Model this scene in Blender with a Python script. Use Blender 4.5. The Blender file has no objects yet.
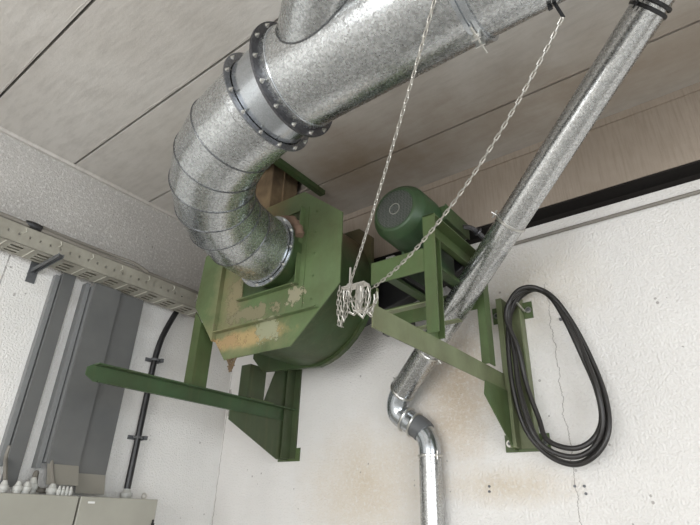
import bpy, bmesh, math, random
from mathutils import Vector as V, Matrix
random.seed(7)
C = bpy.context.scene.collection
scn = bpy.context.scene

# ------------------------------------------------------------ camera, light, exposure
cam = bpy.data.cameras.new('camera'); co = bpy.data.objects.new('camera', cam); C.objects.link(co)
yaw, pitch, roll, F = 0.667024753, 0.454358314, 0.0331365367, 511.98
f_ = V((-math.sin(yaw)*math.cos(pitch), math.cos(yaw)*math.cos(pitch), math.sin(pitch)))
r0 = V((math.cos(yaw), math.sin(yaw), 0)); u0 = r0.cross(f_)
rr = r0*math.cos(roll)+u0*math.sin(roll); uu = -r0*math.sin(roll)+u0*math.cos(roll)
m = Matrix((rr, uu, -f_)).transposed().to_4x4(); m.translation = V((3.164, -2.567, 1.6)); co.matrix_world = m
cam.sensor_width = 36; cam.lens = F/700*36; cam.clip_start = .02; scn.camera = co
scn.view_settings.view_transform = 'Standard'; scn.view_settings.look = 'None'
scn.view_settings.gamma = 1; scn.view_settings.use_curve_mapping = False
scn.view_settings.exposure = 0.35
w = bpy.data.worlds.new('daylight'); scn.world = w; w.use_nodes = True
w.node_tree.nodes['Background'].inputs[0].default_value = (.78, .88, 1, 1)
w.node_tree.nodes['Background'].inputs[1].default_value = 1.6
def area(name, loc, target, sx, sy, power, col):
    l = bpy.data.lights.new(name, 'AREA'); l.shape = 'RECTANGLE'; l.size = sx; l.size_y = sy; l.energy = power; l.color = col
    o = bpy.data.objects.new(name, l); C.objects.link(o); o.location = loc
    o.rotation_euler = (V(target)-V(loc)).to_track_quat('-Z', 'Y').to_euler()
    return o
# daylight entering by the big window openings of the hall behind and beside the viewer
area('window_daylight', (3.2, -6.93, 1.5), (3.2, 0, 1.5), 5.0, 2.2, 160, (1.0, .985, .96))
area('side_window_daylight', (6.93, -4.0, 1.5), (0, -4.0, 1.5), 3.6, 2.2, 125, (.93, .97, 1))

# ------------------------------------------------------------ materials
def mat(name, rgb=(.5,.5,.5), rough=.6, metal=0.0):
    m = bpy.data.materials.new(name); m.use_nodes = True
    b = m.node_tree.nodes['Principled BSDF']
    b.inputs['Base Color'].default_value = (*rgb, 1); b.inputs['Roughness'].default_value = rough; b.inputs['Metallic'].default_value = metal
    return m
class NT:
    def __init__(s, m): s.t = m.node_tree; s.b = s.t.nodes['Principled BSDF']
    def n(s, typ, **kw):
        n = s.t.nodes.new(typ)
        for k, v in kw.items():
            if k.startswith('i_'):
                k = k[2:]; k = int(k) if k.isdigit() else k.replace('_', ' ')
                s.put(n.inputs[k], v)
            else: setattr(n, k, v)
        return n
    def put(s, inp, v):
        if isinstance(v, bpy.types.NodeSocket): s.t.links.new(v, inp)
        elif isinstance(v, bpy.types.Node): s.t.links.new(v.outputs[0], inp)
        else: inp.default_value = v
    def pos(s): return s.n('ShaderNodeNewGeometry').outputs['Position']
    def sep(s, v): return s.n('ShaderNodeSeparateXYZ', i_0=v)
    def mul(s, v, sc): return s.n('ShaderNodeVectorMath', operation='MULTIPLY', i_0=v, i_1=sc).outputs[0]
    def m(s, op, a, b=0.0, clamp=False): return s.n('ShaderNodeMath', operation=op, i_0=a, i_1=b, use_clamp=clamp).outputs[0]
    def noise(s, v, sc, det=4, r=.55): return s.n('ShaderNodeTexNoise', i_Vector=v, i_Scale=sc, i_Detail=det, i_Roughness=r).outputs[0]
    def ramp(s, fac, a, b, interp='LINEAR'):
        n = s.n('ShaderNodeValToRGB', i_0=fac); n.color_ramp.interpolation = interp
        e = n.color_ramp.elements; e[0].position = a; e[1].position = b
        return n.outputs[0]
    def mix(s, fac, a, b):
        n = s.t.nodes.new('ShaderNodeMix'); n.data_type = 'RGBA'
        s.put(n.inputs[0], fac); s.put(n.inputs[6], a if not isinstance(a, tuple) else (*a, 1)); s.put(n.inputs[7], b if not isinstance(b, tuple) else (*b, 1))
        return n.outputs[2]
    def bump(s, h, st, d=.01): s.put(s.b.inputs['Normal'], s.n('ShaderNodeBump', i_Strength=st, i_Distance=d, i_Height=h).outputs[0])
    def col(s, c): s.put(s.b.inputs['Base Color'], c)
    def rough(s, c): s.put(s.b.inputs['Roughness'], c)
    def blob(s, p, c, rad, wob=.5, sc=9):
        """irregular stain mask: 1 at c, 0 outside radii rad"""
        d = s.n('ShaderNodeVectorMath', operation='SUBTRACT', i_0=p, i_1=c).outputs[0]
        d = s.n('ShaderNodeVectorMath', operation='DIVIDE', i_0=d, i_1=rad).outputs[0]
        l = s.n('ShaderNodeVectorMath', operation='LENGTH', i_0=d).outputs['Value']
        nz = s.noise(p, sc, 5, .65)
        l = s.m('ADD', l, s.m('MULTIPLY', s.m('SUBTRACT', nz, .5), 2*wob))
        return s.m('SUBTRACT', 1.0, l, True)

def crackmask(s, p, axis, a0, z0, z1, amp, wd, slope=0, sc=7):
    q = s.sep(p); z = q.outputs[2]
    cz = s.n('ShaderNodeCombineXYZ', i_2=z).outputs[0]
    n1 = s.noise(cz, sc, 6, .7)
    d = s.m('SUBTRACT', q.outputs[axis], s.m('ADD', s.m('ADD', a0, s.m('MULTIPLY', s.m('SUBTRACT', z, z0), slope)), s.m('MULTIPLY', s.m('SUBTRACT', n1, .5), amp)))
    d = s.m('ABSOLUTE', d)
    k = s.m('LESS_THAN', d, wd)
    k = s.m('MULTIPLY', k, s.m('GREATER_THAN', z, z0)); return s.m('MULTIPLY', k, s.m('LESS_THAN', z, z1))

# painted render on the walls
def wall_mat(name, base, cracks=(), stains=(), tone_edge=None, corner=None):
    m = mat(name, base, .85); s = NT(m); p = s.pos()
    big = s.noise(p, 1.3, 5, .6); fine = s.noise(p, 26, 3, .6)
    c = s.mix(s.ramp(big, .35, .7), base, tuple(x*.88 for x in base))
    if tone_edge:
        edge_z, upper = tone_edge
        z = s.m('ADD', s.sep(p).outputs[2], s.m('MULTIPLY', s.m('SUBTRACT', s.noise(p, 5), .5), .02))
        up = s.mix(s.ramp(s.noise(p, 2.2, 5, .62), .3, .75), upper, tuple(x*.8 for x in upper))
        c = s.mix(s.m('GREATER_THAN', z, edge_z), c, up)  # wall colour turns greyer above this height
    for (cc, rad, colr, st) in stains:
        k = s.blob(p, cc, rad, .45, 6)
        c = s.mix(s.m('MULTIPLY', k, st, True), c, colr)
    # speckles of dirt and tiny pits
    vo = s.n('ShaderNodeTexVoronoi', i_Vector=p, i_Scale=16.0)
    sp = s.m('MULTIPLY', s.m('LESS_THAN', vo.outputs['Distance'], .11), s.m('GREATER_THAN', s.noise(p, 3.1, 3, .5), .55))
    c = s.mix(s.m('MULTIPLY', sp, .55), c, (.16, .14, .12))
    h = s.m('ADD', s.m('MULTIPLY', s.noise(p, 95, 2, .5), .8), s.m('MULTIPLY', fine, .2))
    for cr in cracks:
        k = crackmask(s, p, *cr); c = s.mix(s.m('MULTIPLY', k, .6), c, (.16, .14, .12))
    s.col(c); c = s.mix(s.ramp(s.noise(p, 55, 4, .65), .5, .75), c, tuple(x*.92 for x in base)); s.col(c); s.bump(h, .9, .010); return m

M = {}
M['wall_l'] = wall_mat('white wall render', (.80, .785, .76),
    cracks=[(1, -1.695, 2.2, 2.87, .01, .0045, 0, 3)],
    stains=[((0, -1.1, 2.75), (.5, .5, .10), (.42, .38, .33), .5)], tone_edge=(2.9, (.50, .48, .455)))
M['wall_b'] = wall_mat('white stained wall render', (.765, .745, .72),
    cracks=[(0, 2.455, 1.0, 2.72, .10, .0022, .0), (0, .012, 1.0, 2.6, .05, .0035, .0, 10), (0, .03, 2.22, 2.42, .10, .012, .0, 14)],
    stains=[((1.30, 0, 1.74), (.55, .5, .42), (.58, .49, .37), .8), ((1.93, 0, 2.32), (.30, .5, .45), (.52, .42, .31), .9),
            ((2.12, 0, 1.74), (.42, .5, .12), (.56, .47, .35), .8), ((2.33, 0, 2.72), (.50, .5, .35), (.50, .43, .32), .55), ((1.85, 0, 2.05), (.3, .5, .3), (.52, .41, .28), .6)])
def conc(name, base, dark, grain=None, sc=2.0):
    m = mat(name, base, .9); s = NT(m); p = s.pos()
    a = s.noise(p, sc, 6, .62); c = s.mix(s.ramp(a, .32, .72), base, dark)
    q = p
    if grain: q = s.mul(p, grain)
    g = s.noise(q, 10, 4, .6)
    c = s.mix(s.m('MULTIPLY', s.ramp(g, .45, .75), .45), c, tuple(x*.7 for x in dark))
    s.put(s.b.inputs['Base Color'], c)
    s.bump(s.m('ADD', g, s.m('MULTIPLY', s.noise(p, 70, 3, .6), .4)), .25, .006); return m
M['ceil'] = conc('cast concrete ceiling', (.60, .575, .54), (.49, .46, .42), (.6, 2.5, 1), 1.4)
s = NT(M['ceil']); p = s.pos()
src = s.b.inputs['Base Color'].links[0].from_socket
k1 = s.blob(p, (1.5, -.45, 3.6), (1.5, .75, .5), .35, 3); c = s.mix(s.m('MULTIPLY', k1, 1.0, True), src, (.25, .195, .14))
k2 = s.blob(p, (3.1, -.3, 3.6), (1.3, .55, .5), .35, 3); c = s.mix(s.m('MULTIPLY', k2, .9, True), c, (.29, .23, .17))
s.col(c)
M['beam'] = conc('board marked concrete', (.41, .345, .285), (.31, .255, .20), (9, 1, .5), 1.5)
M['floor'] = conc('concrete floor', (.62, .61, .59), (.54, .53, .51))
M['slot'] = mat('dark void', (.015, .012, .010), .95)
def zinc(name, base=(.50,.515,.52), r0_=.16, r1_=.32, sc=150, metal=.92, con=1.0):
    m = mat(name, base, .4, metal); s = NT(m); p = s.pos()
    wv = s.n('ShaderNodeVectorMath', operation='ADD', i_0=p, i_1=s.mul(s.n('ShaderNodeTexNoise', i_Vector=p, i_Scale=60.0).outputs[1], (.002,)*3)).outputs[0]
    v = s.n('ShaderNodeTexVoronoi', i_Vector=wv, i_Scale=sc)
    g = s.sep(v.outputs['Color']).outputs[0]
    big = s.noise(p, 4, 5, .6)
    c = s.mix(g, tuple(x*(1-.24*con) for x in base), tuple(min(1, x*(1+.2*con)) for x in base))
    c = s.mix(s.m('MULTIPLY', s.ramp(big, .45, .8), .4), c, tuple(x*.62 for x in base))
    s.col(c)
    s.rough(s.m('ADD', r0_, s.m('MULTIPLY', s.sep(v.outputs['Color']).outputs[1], r1_-r0_)))
    s.bump(s.m('ADD', g, s.m('MULTIPLY', big, 2.0)), .06*con, .002); return m
M['zinc'] = zinc('spangled galvanised steel')
M['zinc_fine'] = zinc('fine galvanised steel', (.50,.505,.50), .17, .30, 170, con=.95)
M['zinc_smooth'] = zinc('smooth galvanised steel', (.50,.53,.56), .15, .24, 220, con=.4)
M['zinc_dark'] = zinc('dull galvanised flange', (.13,.13,.14), .35, .5, 120)
M['chrome'] = mat('bright zinc', (.60,.59,.56), .28, .95)
M['chain'] = mat('dull zinc chain', (.46,.44,.40), .35, .85)
M['flange'] = zinc('grey galvanised flange', (.24,.245,.26), .3, .45, 150)
M['seam'] = zinc('seam of galvanised sheet', (.16,.165,.17), .3, .45, 200)
def green(name, base, chips=0.0, dirt=.5, extra=None):
    m = mat(name, base, .42); s = NT(m); p = s.pos()
    n1 = s.noise(p, 4.5, 6, .62)
    c = s.mix(s.ramp(n1, .35, .72), base, (base[0]*.62+.01, base[1]*.62, base[2]*.6))
    # vertical dirty runs
    rn = s.noise(s.mul(p, (14, 14, 1.2)), 2.2, 4, .6)
    c = s.mix(s.m('MULTIPLY', s.ramp(rn, .52, .78), dirt), c, (.12, .115, .055))
    if chips:
        ch = s.noise(p, 15, 6, .7)
        k = s.ramp(ch, 1-chips, 1-chips+.012); c = s.mix(k, c, (.24, .18, .10))
    if extra: c = extra(s, p, c)
    s.col(c)
    s.rough(s.m('ADD', .32, s.m('MULTIPLY', n1, .3)))
    s.bump(s.noise(p, 60, 3, .6), .12, .004); return m
G = (.078, .122, .045)
def plate_extra(s, p, c):
    fl = s.noise(p, 34, 6, .7)
    def patch(cc, rad, colr, amt=3.2, th=.30):
        k = s.m('ADD', s.m('MULTIPLY', s.blob(p, cc, rad, .9, 13), .75), s.m('MULTIPLY', s.m('SUBTRACT', fl, .5), amt*.45))
        edge = s.m('GREATER_THAN', k, th); inner = s.m('GREATER_THAN', k, th+.035)
        return s.mix(s.m('MULTIPLY', inner, .9), s.mix(s.m('MULTIPLY', edge, .75), c, (.05, .045, .025)), colr)
    c = s.mix(s.m('MULTIPLY', s.blob(p, (.98, -.8, 2.45), (.5, .5, .14), .8, 8), 1.2, True), c, (.22, .22, .11))
    c = s.mix(s.m('MULTIPLY', s.blob(p, (.90, -.8, 2.70), (.17, .5, .40), .8, 9), 1.3, True), c, (.20, .19, .10))
    c = s.mix(s.m('MULTIPLY', s.blob(p, (1.08, -.8, 2.435), (.36, .5, .06), .7, 12), 1.8, True), c, (.38, .28, .13))
    c = patch((.92, -.8, 2.44), (.20, .5, .060), (.38, .26, .13))
    c = patch((1.25, -.8, 2.455), (.13, .5, .10), (.30, .31, .20))
    c = patch((.93, -.8, 2.70), (.10, .5, .28), (.24, .21, .12))
    c = patch((1.07, -.8, 2.57), (.30, .5, .07), (.22, .20, .12))
    c = patch((1.42, -.8, 2.60), (.09, .5, .11), (.30, .28, .19))
    c = s.mix(s.m('MULTIPLY', s.blob(p, (1.10, -.8, 3.18), (.32, .5, .16), .9, 9), 1.3, True), c, (.12, .085, .035))
    # thin dark chip lines scattered over the sheet
    ch = s.noise(p, 22, 7, .72); c = s.mix(s.m('MULTIPLY', s.m('GREATER_THAN', ch, .70), .6), c, (.07, .06, .03))
    return c
M['green_plate'] = green('peeling green paint', (.115, .168, .072), .0, .35, plate_extra)
M['green'] = green('green machine paint', G, .26, .35)
M['green_mid'] = green('clean green machine paint', (.046, .092, .038), .0, .25)
M['green_dark'] = green('dark olive machine paint', (.050, .075, .034), .0, .35)
M['green_olive'] = green('pale olive green paint', (.17, .20, .105), .0, .4)  # paler olive green for the right arm, wall column and tie
def drum_extra(s, p, c):
    return s.mix(s.m('MULTIPLY', s.blob(p, (1.55, -.55, 3.1), (.3, .35, .25), .4, 5), 1.1, True), c, (.16, .11, .06))
M['green_drum'] = green('dark green drum paint', (.040, .075, .026), .0, .3, drum_extra)
M['motor'] = green('motor green enamel', (.028, .072, .028), .0, .1)
M['rust'] = conc('rusty discharge sheet', (.22, .155, .085), (.07, .045, .025), (2, 2, .6), 6)
M['rope'] = mat('dirty putty', (.20, .13, .09), .9)
M['grey'] = mat('grey trunking lid', (.115, .118, .118), .5)
s = NT(M['grey']); p = s.pos(); s.col(s.mix(s.ramp(s.noise(p, 2.5, 5, .6), .3, .75), (.105, .108, .108), (.15, .15, .145)))
M['grey_lt'] = mat('grey trunking', (.20, .205, .205), .5)
M['dusty'] = mat('dusty beige steel end', (.26, .245, .21), .6)
M['beige'] = mat('beige grey enclosure', (.36, .35, .30), .5)
s = NT(M['beige']); p = s.pos(); s.col(s.mix(s.ramp(s.noise(p, 3, 5, .6), .3, .75), (.37, .36, .31), (.31, .30, .255)))
M['tray'] = mat('dusty tray steel', (.37, .355, .30), .6, .15)
s = NT(M['tray']); p = s.pos(); s.col(s.mix(s.ramp(s.noise(p, 9, 6, .65), .3, .75), (.38, .365, .31), (.25, .235, .195)))
M['tray_lt'] = mat('worn tray edge', (.55,.53,.46), .5, .2)
M['black'] = mat('black rubber', (.012, .012, .013), .38)
M['cable'] = mat('dusty black cable', (.022, .020, .019), .42)
M['taupe'] = mat('grey cable sheath', (.20, .185, .16), .6)
M['plas'] = mat('pale grey plastic', (.50, .50, .47), .45)
M['white'] = mat('white label', (.75, .75, .73), .5)
M['brk'] = mat('dark grey bracket', (.13, .135, .14), .5, .3)
M['wood'] = mat('timber door', (.30, .22, .14), .6)
def grille_mat():
    m = mat('perforated motor grille', (.12, .12, .12), .5, .4); s = NT(m); p = s.pos()
    a = s.mul(p, (1, 0, 1)); v = s.n('ShaderNodeTexVoronoi', i_Vector=a, i_Scale=125.0, i_Randomness=.15)
    k = s.m('LESS_THAN', v.outputs['Distance'], .36)
    s.col(s.mix(k, (.12, .13, .115), (.008, .012, .012))); return m
M['grille'] = grille_mat()
g = mat('window glass', (1, 1, 1), .02); g.node_tree.nodes['Principled BSDF'].inputs['Transmission Weight'].default_value = 1; M['glass'] = g

# ------------------------------------------------------------ helpers
def frame(d):
    d = V(d).normalized(); a = V((0,0,1)) if abs(d.z) < .95 else V((0,1,0))
    x = d.cross(a).normalized(); return x, x.cross(d).normalized(), d
def box(bm, x0, x1, y0, y1, z0, z1):
    vs = [bm.verts.new(p) for p in ((x0,y0,z0),(x1,y0,z0),(x1,y1,z0),(x0,y1,z0),(x0,y0,z1),(x1,y0,z1),(x1,y1,z1),(x0,y1,z1))]
    for f in ((0,3,2,1),(4,5,6,7),(0,1,5,4),(1,2,6,5),(2,3,7,6),(3,0,4,7)): bm.faces.new([vs[i] for i in f])
def prism(bm, pts, axis, a, b):
    """extrude 2D polygon along axis from a to b; pts in the two remaining axes in xyz order"""
    def mk(p, t):
        l = list(p); l.insert(axis, t); return bm.verts.new(l)
    A = [mk(p, a) for p in pts]; B = [mk(p, b) for p in pts]; n = len(pts)
    bm.faces.new(A); bm.faces.new(B[::-1])
    for i in range(n): bm.faces.new((A[i], B[i], B[(i+1)%n], A[(i+1)%n]))
def loft(bm, rings, cap=True, close=False):
    R = [[bm.verts.new(p) for p in r] for r in rings]; n = len(R[0]); K = len(R)
    for i in range(K if close else K-1):
        a, b = R[i], R[(i+1) % K]
        for j in range(n): bm.faces.new((a[j], a[(j+1)%n], b[(j+1)%n], b[j]))
    if cap and not close: bm.faces.new(R[0][::-1]); bm.faces.new(R[-1])
def ring(c, d, r, n=32, x=None):
    a, b, d = frame(d)
    if x is not None: a = (x - d*x.dot(d)).normalized(); b = d.cross(a)
    return [V(c)+a*r*math.cos(2*math.pi*i/n)+b*r*math.sin(2*math.pi*i/n) for i in range(n)]
def cyl(bm, p0, p1, r, r2=None, n=24, cap=True):
    d = V(p1)-V(p0); loft(bm, [ring(p0, d, r, n), ring(p1, d, r if r2 is None else r2, n)], cap)
def lathe(bm, c, d, prof, n=40, cap=True):
    d = V(d).normalized(); loft(bm, [ring(V(c)+d*s, d, r, n) for s, r in prof], cap)
def torus(bm, c, d, R, r, n=40, k=8):
    a, b, d = frame(d)
    rs = []
    for i in range(n):
        t = 2*math.pi*i/n; e = a*math.cos(t)+b*math.sin(t)
        rs.append([V(c)+e*(R+r*math.cos(2*math.pi*j/k))+d*r*math.sin(2*math.pi*j/k) for j in range(k)])
    loft(bm, rs, close=True)
def annulus(bm, c, d, ri, ro, th, n=40):
    d = V(d).normalized(); a = V(c)-d*th/2; b = V(c)+d*th/2
    loft(bm, [ring(a, d, ri, n), ring(a, d, ro, n), ring(b, d, ro, n), ring(b, d, ri, n)], close=True)
def catmull(P, k=8, closed=False):
    P = [V(p) for p in P]; n = len(P); out = []
    for i in range(n if closed else n-1):
        if closed: p0, p1, p2, p3 = P[i-1], P[i], P[(i+1)%n], P[(i+2)%n]
        else: p0, p1, p2, p3 = P[max(i-1,0)], P[i], P[i+1], P[min(i+2,n-1)]
        for j in range(k):
            t = j/k; out.append(.5*((2*p1)+(p2-p0)*t+(2*p0-5*p1+4*p2-p3)*t*t+(3*p1-p0-3*p2+p3)*t**3))
    if not closed: out.append(P[-1])
    return out
def tube(bm, pts, r, n=10, closed=False, cap=True):
    pts = [V(p) for p in pts]; K = len(pts); rs = []; x = None
    for i, p in enumerate(pts):
        if closed: d = (pts[(i+1)%K]-pts[i-1]).normalized()
        else: d = (pts[min(i+1,K-1)]-pts[max(i-1,0)]).normalized()
        if x is None: x = frame(d)[0]
        x = (x-d*x.dot(d)).normalized(); b = d.cross(x)
        q = r[i] if isinstance(r, (list, tuple)) else r
        rs.append([p+x*q*math.cos(2*math.pi*j/n)+b*q*math.sin(2*math.pi*j/n) for j in range(n)])
    loft(bm, rs, cap and not closed, closed)
def bar(bm, p0, p1, w_, h_, up=(0,0,1)):
    """rectangular bar p0->p1, w_ sideways, h_ along up"""
    d = (V(p1)-V(p0)).normalized(); s_ = d.cross(V(up)).normalized(); u_ = s_.cross(d)
    rs = [[V(p)+s_*a*w_/2+u_*b*h_/2 for a, b in ((-1,-1),(1,-1),(1,1),(-1,1))] for p in (p0, p1)]
    loft(bm, rs)
def new(): return bmesh.new()
def obj(name, bm, m, parent=None, smooth=False, bevel=0, label=None, ang=.6):
    bmesh.ops.recalc_face_normals(bm, faces=bm.faces[:])
    o_ = parent.matrix_local.copy() if parent else Matrix()
    off = V((0,0,0)); q = parent
    while q: off += q.location; q = q.parent
    for v in bm.verts: v.co -= off
    me = bpy.data.meshes.new(name); bm.to_mesh(me); bm.free()
    me.materials.append(M[m] if isinstance(m, str) else m)
    o = bpy.data.objects.new(name, me); C.objects.link(o)
    if parent: o.parent = parent
    if smooth:
        me.shade_smooth()
        me.set_sharp_from_angle(angle=ang)
    if bevel:
        b = o.modifiers.new('bevel', 'BEVEL'); b.width = bevel; b.segments = 2; b.limit_method = 'ANGLE'; b.harden_normals = False
    if label: o['label'] = label
    return o
def thing(name, label, cat, loc, group=None):
    o = bpy.data.objects.new(name, None); C.objects.link(o); o.location = loc; o.empty_display_size = .05
    tag(o, label, cat, group); return o
def tag(o, label, cat, group=None):
    o['label'] = label; o['category'] = cat
    if group: o['group'] = group
    return o
def struct(name, bm, m, parent=None, **k):
    o = obj(name, bm, m, parent, **k)
    if not parent: o['kind'] = 'structure'
    return o
def bolts(parent, pts, d, r=.009, h=.01, m='chrome', stud=True):
    """hex bolt heads, each its own part, sharing one mesh"""
    bm = new(); d = V(d).normalized()
    cyl(bm, (0,0,0), d*h, r, n=6); cyl(bm, -d*.001, d*.002, r*1.5, n=16)
    if stud: cyl(bm, d*h, d*(h*1.7), r*.5, n=8)
    bmesh.ops.recalc_face_normals(bm, faces=bm.faces[:])
    me = bpy.data.meshes.new('bolt'); bm.to_mesh(me); bm.free(); me.materials.append(M[m])
    off = V((0,0,0)); q = parent
    while q: off += q.location; q = q.parent
    for p in pts:
        o = bpy.data.objects.new('bolt', me); C.objects.link(o); o.parent = parent; o.location = V(p)-off

# ------------------------------------------------------------ the hall
H = 3.6; L = 7.0
bm = new(); box(bm, -.2, L+.2, -L-.2, .2, -.1, 0); struct('floor', bm, 'floor')
bm = new(); ys = [-L-.2] + [-.42-.5533*k for k in range(11, -1, -1)] + [.2]
for a, b in zip(ys, ys[1:]):
    y0 = a+.0065 if a > -L else a; y1 = b-.0065 if b < 0 else b
    if a < -.5 and b > -.5:     # the slab strip with the hole for the discharge duct
        box(bm, 1.18, L+.2, y0, y1, H, H+.1); box(bm, 0-.2, .60, y0, y1, H, H+.1); box(bm, .60, 1.18, y0, -.82, H, H+.1)
    else: box(bm, -.2, L+.2, y0, y1, H, H+.1)
    if b < 0:
        tube(bm, [(x, b-.016+random.uniform(-.004,.004), H+.002) for x in [i*.07 for i in range(0, 70)]], [random.uniform(.002,.0045) for _ in range(70)], n=6)
box(bm, -.2, L+.2, -L-.2, .2, H+.35, H+.4)
struct('ceiling', bm, 'ceil')
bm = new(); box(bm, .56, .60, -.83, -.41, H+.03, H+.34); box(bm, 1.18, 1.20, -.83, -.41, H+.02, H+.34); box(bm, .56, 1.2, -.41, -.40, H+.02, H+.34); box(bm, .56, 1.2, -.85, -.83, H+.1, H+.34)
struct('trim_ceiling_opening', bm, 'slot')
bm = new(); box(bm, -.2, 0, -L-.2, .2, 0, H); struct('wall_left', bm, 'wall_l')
bm = new(); box(bm, 0, .022, -L, -.001, H-.022, H-.001); struct('trim_1', bm, 'ceil')
bm = new(); box(bm, 0, L, 0, .2, 0, 3.065); box(bm, 0, L, .12, .2, 3.065, 3.17)
struct('wall_back', bm, 'wall_b')
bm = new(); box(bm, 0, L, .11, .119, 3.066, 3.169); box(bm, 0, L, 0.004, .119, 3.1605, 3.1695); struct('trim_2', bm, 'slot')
bm = new(); box(bm, 0, L, 0, .2, 3.17, H); box(bm, 0, L, -.012, 0, 3.555, H-.001); struct('trim_3', bm, 'beam')
# front and right walls with windows, behind the viewer
def window_wall(name, axis, a0, a1, w0, w1, z0, z1, at, th, wn, mull):
    bm = new()
    def bx(u0, u1, q0, q1, t0=at, t1=at+th):
        t0, t1 = min(t0, t1), max(t0, t1)
        if axis == 0: box(bm, u0, u1, t0, t1, q0, q1)
        else: box(bm, t0, t1, u0, u1, q0, q1)
    bx(a0, a1, 0, z0); bx(a0, a1, z1, H); bx(a0, w0, z0, z1); bx(w1, a1, z0, z1); struct(name, bm, 'wall_b')
    bm = new(); e = .05; c0 = at+th*.4; c1 = at+th*.6
    bx(w0, w1, z0, z0+e, c0, c1); bx(w0, w1, z1-e, z1, c0, c1)
    for i in range(mull+1):
        u = w0+(w1-w0-e)*i/mull; bx(u, u+e, z0+e, z1-e, c0, c1)
    fr = struct(wn, bm, 'grey_lt')
    bm = new(); bx(w0, w1, z0, z1, at+th*.49, at+th*.51); p_ = obj('pane', bm, 'glass', fr)
window_wall('wall_front', 0, 0, L, .7, 5.7, .4, 2.6, -L, -.2, 'window_1', 5)
window_wall('wall_right', 1, -L, 0, -5.8, -2.2, .4, 2.6, L, .2, 'window_2', 4)

# thin pipe run under the slot on the back wall
bm = new(); tube(bm, [(2.26, -.012, 2.985), (3.0, -.012, 2.992), (4.0, -.012, 3.0), (6.9, -.012, 3.0)], .010, 8)
tag(obj('wall_cable', bm, 'taupe', smooth=True), 'thin grey cable running level along white wall below the dark slot', 'cable')

# ------------------------------------------------------------ cable tray on the left wall
def tray():
    t = thing('cable_tray', 'long dusty perforated steel cable tray along the left wall', 'cable tray', (.165, -1.5, 2.845))
    y0, y1, xa, xb, z0, z1 = -4.5, -.30, .08, .25, 2.845, 2.952
    # bottom with slots: build as strips
    bm = new()
    for a, b in ((xa, xa+.022), (xa+.045, xa+.065), (xa+.085, xa+.105), (xa+.13, xb)): box(bm, a, b, y0, y1, z0, z0+.002)
    y = y0
    while y < y1:
        box(bm, xa, xb, y, y+.075, z0-.0003, z0+.0023)
        y += .14
    obj('tray_bottom', bm, 'tray', t)
    bm = new(); y = y0; k = 0
    box(bm, xb-.002, xb, y0, y1, z0, z0+.045); box(bm, xb-.002, xb, y0, y1, z0+.06, z1)
    while y < y1:
        box(bm, xb-.002, xb, y, min(y1, y+.045), z0+.045, z0+.06); y += .055
    box(bm, xb-.012, xb+.001, y0, y1, z1-.003, z1)
    obj('tray_side', bm, 'tray', t)
    bm = new(); box(bm, xa, xa+.002, y0, y1, z0, z1); obj('tray_side', bm, 'tray', t)
    # pressed ribs under the bottom and arrow marks on the side: parts sharing one mesh
    bm = new(); cyl(bm, (xa+.012, -2.5, z0-.001), (xb-.012, -2.5, z0-.001), .0035, n=6); rib = obj('pressed_rib', bm, 'tray_lt', t)
    bm = new(); tube(bm, [(xb+.001, -2.5, z1-.045), (xb+.002, -2.486, z1-.028), (xb+.001, -2.496, z1-.008)], .0022, n=5); arr = obj('pressed_arrow', bm, 'tray_lt', t)
    for src_, step in ((rib, .14), (arr, .19)):
        k = 1
        while k*step < 2.18:
            c_ = src_.copy(); C.objects.link(c_); c_.parent = t; c_.location.y = k*step; k += 1
tray()
def tray_bracket(y, label):
    t = thing('tray_bracket', label, 'bracket', (0, y, 2.76))
    bm = new(); box(bm, 0.001, .006, y-.025, y+.025, 2.745, 2.89); obj('wall_plate', bm, 'brk', t)
    bm = new(); bar(bm, (.006, y, 2.828), (.345, y, 2.828), .028, .004); bar(bm, (.006, y-.013, 2.818), (.345, y-.013, 2.824), .003, .022); bar(bm, (.006, y+.013, 2.818), (.345, y+.013, 2.824), .003, .022)
    obj('arm', bm, 'brk', t)
    bolts(t, [(.006, y, 2.765), (.006, y, 2.80)], (1,0,0), .007, .006, 'brk')
tray_bracket(-1.555, 'dark grey cantilever bracket under the cable tray, left end of it')
# cables lying on the tray edge
bm = new(); P = catmull([(.235, -3.2, 2.975), (.24, -2.2, 2.972), (.245, -1.7, 2.968), (.24, -1.4, 2.966), (.24, -1.0, 2.966), (.235, -.6, 2.966), (.22, -.34, 2.964)], 6)
tube(bm, P, .013, 8)
t = tag(obj('tray_cable', bm, 'taupe', smooth=True), 'dusty grey cable lying on top edge of the cable tray', 'cable')
bm = new(); tube(bm, [(.24, -1.745, 2.976), (.243, -1.70, 2.975), (.245, -1.66, 2.974)], [.018, .024, .019], 10); obj('tape_joint', bm, 'black', t, smooth=True, label='black taped joint')
bm = new(); P = catmull([(.24, -1.66, 2.99), (.235, -1.55, 2.99), (.235, -1.3, 2.992), (.24, -1.22, 2.992), (.262, -1.1, 2.985), (.266, -1.0, 2.96)], 6)
tube(bm, P, .010, 8); tag(obj('tray_cable', bm, 'taupe', smooth=True), 'thin grey cable end drooping over the side of the tray', 'cable')
bm = new(); tube(bm, catmull([(.17, -.55, 2.975), (.22, -.52, 3.00), (.35, -.50, 3.02), (.55, -.5, 3.03)], 6), .014, 8)
tag(obj('fan_cable', bm, 'black', smooth=True), 'short black cable reaching from cable tray to the green fan', 'cable')

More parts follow.
